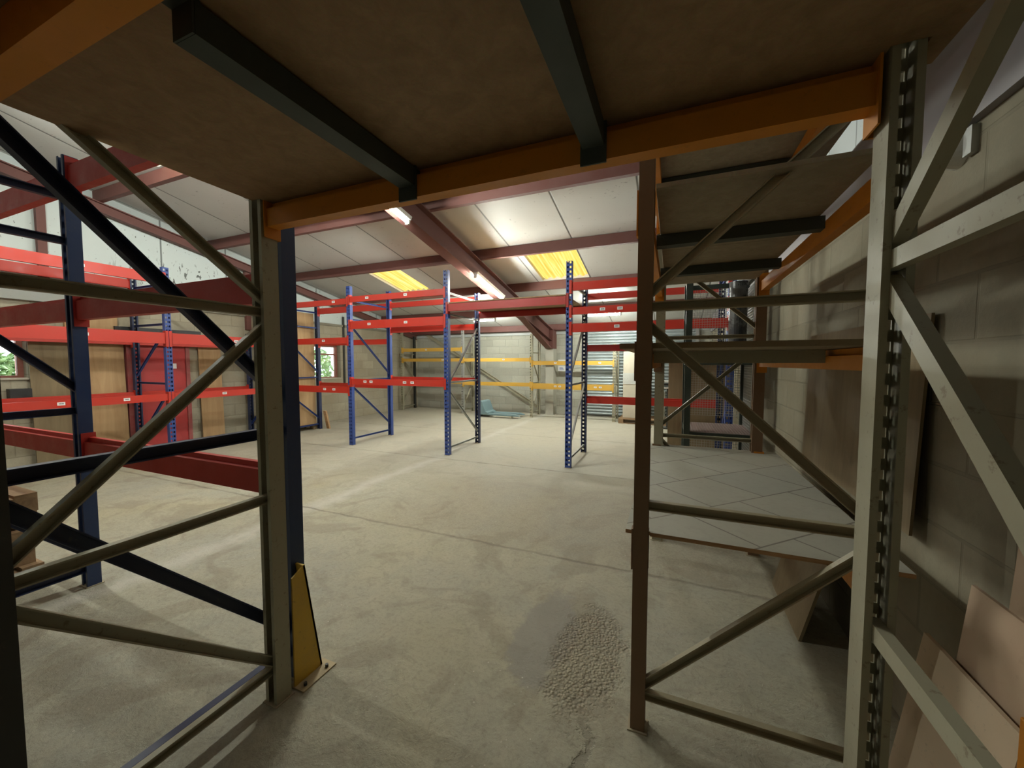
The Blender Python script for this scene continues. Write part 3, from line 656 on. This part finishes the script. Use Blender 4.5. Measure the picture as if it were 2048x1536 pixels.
# sheets and things on the left wall
def lean_x(y0,y1,h,xb,xt,t,mat,label,name='plywood_sheet',cat='plywood sheet',z=0,group=None):
    return tag(build(name, MB().prism((0,y0,0),(0,y1,0),[(xb,z),(xb+t,z),(xt+t,z+h),(xt,z+h)],(1,0,0),(0,0,1)), mat), label, cat, group)
lean_x(2.36,2.86,1.86,-8.10,-8.17,.018,PLYD,'grey-brown plywood sheet leaning on the left wall beside the small window',group='plywood sheets on the left wall')
lean_x(2.88,3.36,1.84,-8.11,-8.17,.018,PLY,'tan plywood sheet leaning on the left wall beside the red door',group='plywood sheets on the left wall')
lean_x(4.42,4.80,1.86,-8.11,-8.17,.018,PLY,'narrow tan plywood sheet leaning right of the red door',group='plywood sheets on the left wall')
tag(build('wooden_board', MB().box(XL,XL+.05,2.72,3.30,1.93,2.36), PLY), 'orange-brown wooden board fixed high on the left wall above the plywood', 'board')
tag(build('wall_notice', MB().box(XL+.05,XL+.055,2.86,3.08,2.23,2.32), PAPER), 'small white notice on the orange-brown board high on the left wall', 'notice')
jb = tag(build('bulkhead_lamp', MB().cyl((XR,1.90,2.245),(XR-.05,1.90,2.245),.06,20,.045), WHITE), 'small round white unlit fitting on the right wall near the top of the blocks', 'wall light')
build('lamp_bracket', MB().box(XR-.02,XR,1.80,1.84,2.20,2.29), GALV, jb)
tag(build('electrical_box', MB().box(XL,XL+.10,2.16,2.36,1.02,1.16), BLACK, bevel=.004), 'small black electrical box on the left wall below the small window', 'electrical box')
# notices on the back wall
for z0,l,m in ((1.46,'plain white notice on the back wall beside the column, upper of two',PAPER),(1.28,'white notice with blue print on the back wall, lower of two',PAPER)):
    s = MB().box(-3.13,-2.91,YB-.006,YB,z0,z0+.155)
    if z0 < 1.4:
        s.mi = 1; 
        for k in range(3): s.box(-3.09,-2.95-.02*k,YB-.008,YB-.006,z0+.03+.03*k,z0+.045+.03*k)
    tag(build('paper_notice', s, [m, paint('blue_ink',(.15,.2,.5),.6)]), l, 'notice')
# pallet truck
pt = thing('pallet_truck', (-4.6,10.35,0), 'grey-blue hand pallet truck on the floor by the back wall', 'pallet truck')
py = 10.36-.72
for yy in (py,py+.38):
    f = MB(); f.prism((-4.75,yy,0),(-3.95,yy,0),[(0,.06),(.16,.06),(.16,.075),(.155,.11),(.005,.11),(0,.075)],(0,1,0),(0,0,1))
    f.add([(-3.95,yy,.06),(-3.95,yy+.16,.06),(-3.95,yy+.16,.11),(-3.95,yy,.11),(-3.80,yy+.05,.05),(-3.80,yy+.11,.05),(-3.80,yy+.11,.07),(-3.80,yy+.05,.07)],[(0,1,5,4),(1,2,6,5),(2,3,7,6),(3,0,4,7),(4,5,6,7)])
    build('fork', f, TEAL, pt, bevel=.006); build('load_wheel', MB().cyl((-4.05,yy+.03,.037),(-4.05,yy+.13,.037),.036,16), CREAM, pt, smooth=False)
build('body', MB().prism((0,py+.0,0),(0,py+.54,0),[(-5.02,.07),(-4.72,.07),(-4.72,.13),(-4.80,.16),(-4.90,.42),(-4.93,.45),(-5.02,.45)],(1,0,0),(0,0,1)), TEAL, pt, bevel=.012)
build('hydraulic_pump', MB().cyl((-5.10,py+.27,.12),(-5.10,py+.27,.40),.055,16).box(-5.14,-5.0,py+.2,py+.34,.10,.16), BLACK, pt)
build('steer_wheel', MB().cyl((-5.10,py+.17,.085),(-5.10,py+.24,.085),.085,20).cyl((-5.10,py+.30,.085),(-5.10,py+.37,.085),.085,20), BLACK, pt)
h = MB().cyl((-5.11,py+.27,.36),(-5.24,py+.27,.95),.014,10)
hp = [(-5.24,py+.27,.95),(-5.25,py+.18,1.02),(-5.27,py+.17,1.12),(-5.275,py+.27,1.15),(-5.27,py+.37,1.12),(-5.25,py+.36,1.02),(-5.24,py+.27,.95)]
for a,b in zip(hp,hp[1:]): h.cyl(a,b,.011,8)
build('handle', h, DARKP, pt)
# goods by the shutter
pallet(-1.22,-.05,9.92,10.72,0,'pallet under the cream panel by the roller shutter')
cp = tag(build('cream_panel', MB().box(-1.14,-.52,10.12,10.17,.126,1.80), CREAM, bevel=.003), 'tall cream panel standing on a pallet in front of the roller shutter', 'panel')
build('film_band', MB().box(-1.145,-.515,10.112,10.178,.98,1.26), FILM, cp)
m = MB().cyl((-.26,10.2,.126),(-.26,10.2,.80),.115,24).cyl((-.26,10.2,.80),(-.26,10.2,.86),.115,24,.06).cyl((-.26,10.2,.86),(-.26,10.2,.93),.03,12)
tag(build('gas_cylinder', m, WHITE, smooth=False), 'white gas cylinder on the pallet beside the cream panel', 'gas cylinder')
tr = thing('tray_stack', (-.02,9.6,0), 'white and black bench-top machine beyond the rusty post by the shutter', 'machine')
build('machine_stand', MB().box(-.10,.02,9.5,9.62,0,.92).box(-.2,.12,9.42,9.7,0,.03), DARKP, tr)
for k in range(3): build('tray', MB().box(-.26,.14,9.40,9.72,.93+.07*k,.965+.07*k), WHITE if k%2==0 else BLACK, tr, bevel=.005)
build('lever', MB().cyl((-.02,9.5,1.12),(.10,9.5,1.34),.02,8), WHITE, tr)
tr.name='bench_machine'
tag(build('brown_board', MB().box(-.05,.88,6.95,6.99,0,1.72), PLYD, bevel=.002), 'large brown board standing upright behind the long blue row, seen through the mesh cage', 'board')
# dark mesh cage
cg = thing('mesh_cage', (.45,4.6,0), 'dark green steel cage with wire mesh between the right wall rack and the blue row', 'mesh cage')
X0,X1,YA,YC,Z = .15,.74,4.30,4.98,2.40
DG = paint('dark_green_steel', (.018,.026,.020), .4, (.08,.08,.07), .2, (.06,.07,.06), .3)
for x in (X0,X1):
    for y in (YA,YC): build('corner_post', MB().box(x-.03,x+.03,y-.03,y+.03,0,Z), DG, cg)
for zz in (.78,1.51,2.37):
    m = MB()
    for y in (YA,YC): m.box(X0,X1,y-.02,y+.02,zz-.025,zz+.025)
    for x in (X0,X1): m.box(x-.02,x+.02,YA,YC,zz-.025,zz+.025)
    build('cross_rail', m, DG, cg)
def mesh(name,p,u,v,nu,nv,mat,r=.0018):
    p,u,v = Vector(p),Vector(u),Vector(v); m = MB(); nrm=u.cross(v).normalized()
    for i in range(nu+1):
        q=p+u*i/nu; d=u.normalized()*r; m.prism(q,q+v,[(-1,-1),(1,-1),(1,1),(-1,1)],d,nrm*r)
    for j in range(nv+1):
        q=p+v*j/nv; d=v.normalized()*r; m.prism(q,q+u,[(-1,-1),(1,-1),(1,1),(-1,1)],d,nrm*r)
    return build(name,m,mat,cg)
build('cage_shelf', MB().box(X0+.03,X1-.03,YA+.03,YC-.03,1.536,1.55), DG, cg)
WIRE = paint('pink_grey_wire', (.40,.30,.28), .4); 
mesh('wire_shelf',(X0,YA,.81),(X1-X0,0,0),(0,YC-YA,0),22,24,WIRE,.003)
mesh('wire_panel',(X0,YC,.9),(X1-X0,0,0),(0,0,.6),22,22,GALV); mesh('wire_panel',(X0,YC,1.55),(X1-X0,0,0),(0,0,.8),22,30,GALV)
mesh('wire_panel',(X1,YA,.1),(0,YC-YA,0),(0,0,2.2),24,76,GALV); mesh('wire_panel',(X0,YC,.1),(X1-X0,0,0),(0,0,.62),22,22,GALV)
tag(build('wrapped_roll', MB().cyl((.62,4.62,1.552),(.62,4.62,2.34),.085,24), paint('black_wrap',(.03,.032,.036),.22,(.2,.2,.2),.5), smooth=False), 'black film-wrapped roll standing in the upper level of the dark mesh cage', 'roll')
# boards against the right wall
lean_x(1.95,3.30,.86,.865,.895,.010,PLYD,'long dark brown board against the right wall above the patterned shelf','brown_board','board',z=.83)
lean_x(2.45,3.05,.72,.66,.84,.015,PLYD,'brown board leaning under the patterned shelf of the right wall rack','brown_board','board')
lean_x(.6,1.435,1.33,.80,.875,.010,PINK,'tall tan board at the right edge, behind the lower boards','tan_board','board')
lean_x(.7,1.56,.84,.76,.84,.010,PINK,'mid-height pinkish tan board leaning right of the grey-green post','tan_board','board')
lean_x(1.27,1.665,.61,.70,.79,.012,paint('pale_hardboard',(.60,.46,.32),.75),'small pale board leaning lowest at the bottom right corner','tan_board','board')
tag(build('loose_beam', MB().box(.70,.75,1.02,1.14,0,.75), ORANGE, bevel=.004), 'short orange beam end standing at the bottom right edge of the view', 'beam')
# small litter
rnd = random.Random(3)
tag(build('crumpled_paper', MB().add([(-.42+rnd.uniform(-.05,.05),9.55+rnd.uniform(-.05,.05),rnd.uniform(0,.05)) for _ in range(10)],[(0,1,2),(2,3,4),(4,5,6),(6,7,8),(8,9,0),(1,4,7),(3,6,9),(2,5,8)]), PAPER), 'crumpled white paper on the floor in front of the shutter pallet', 'litter')
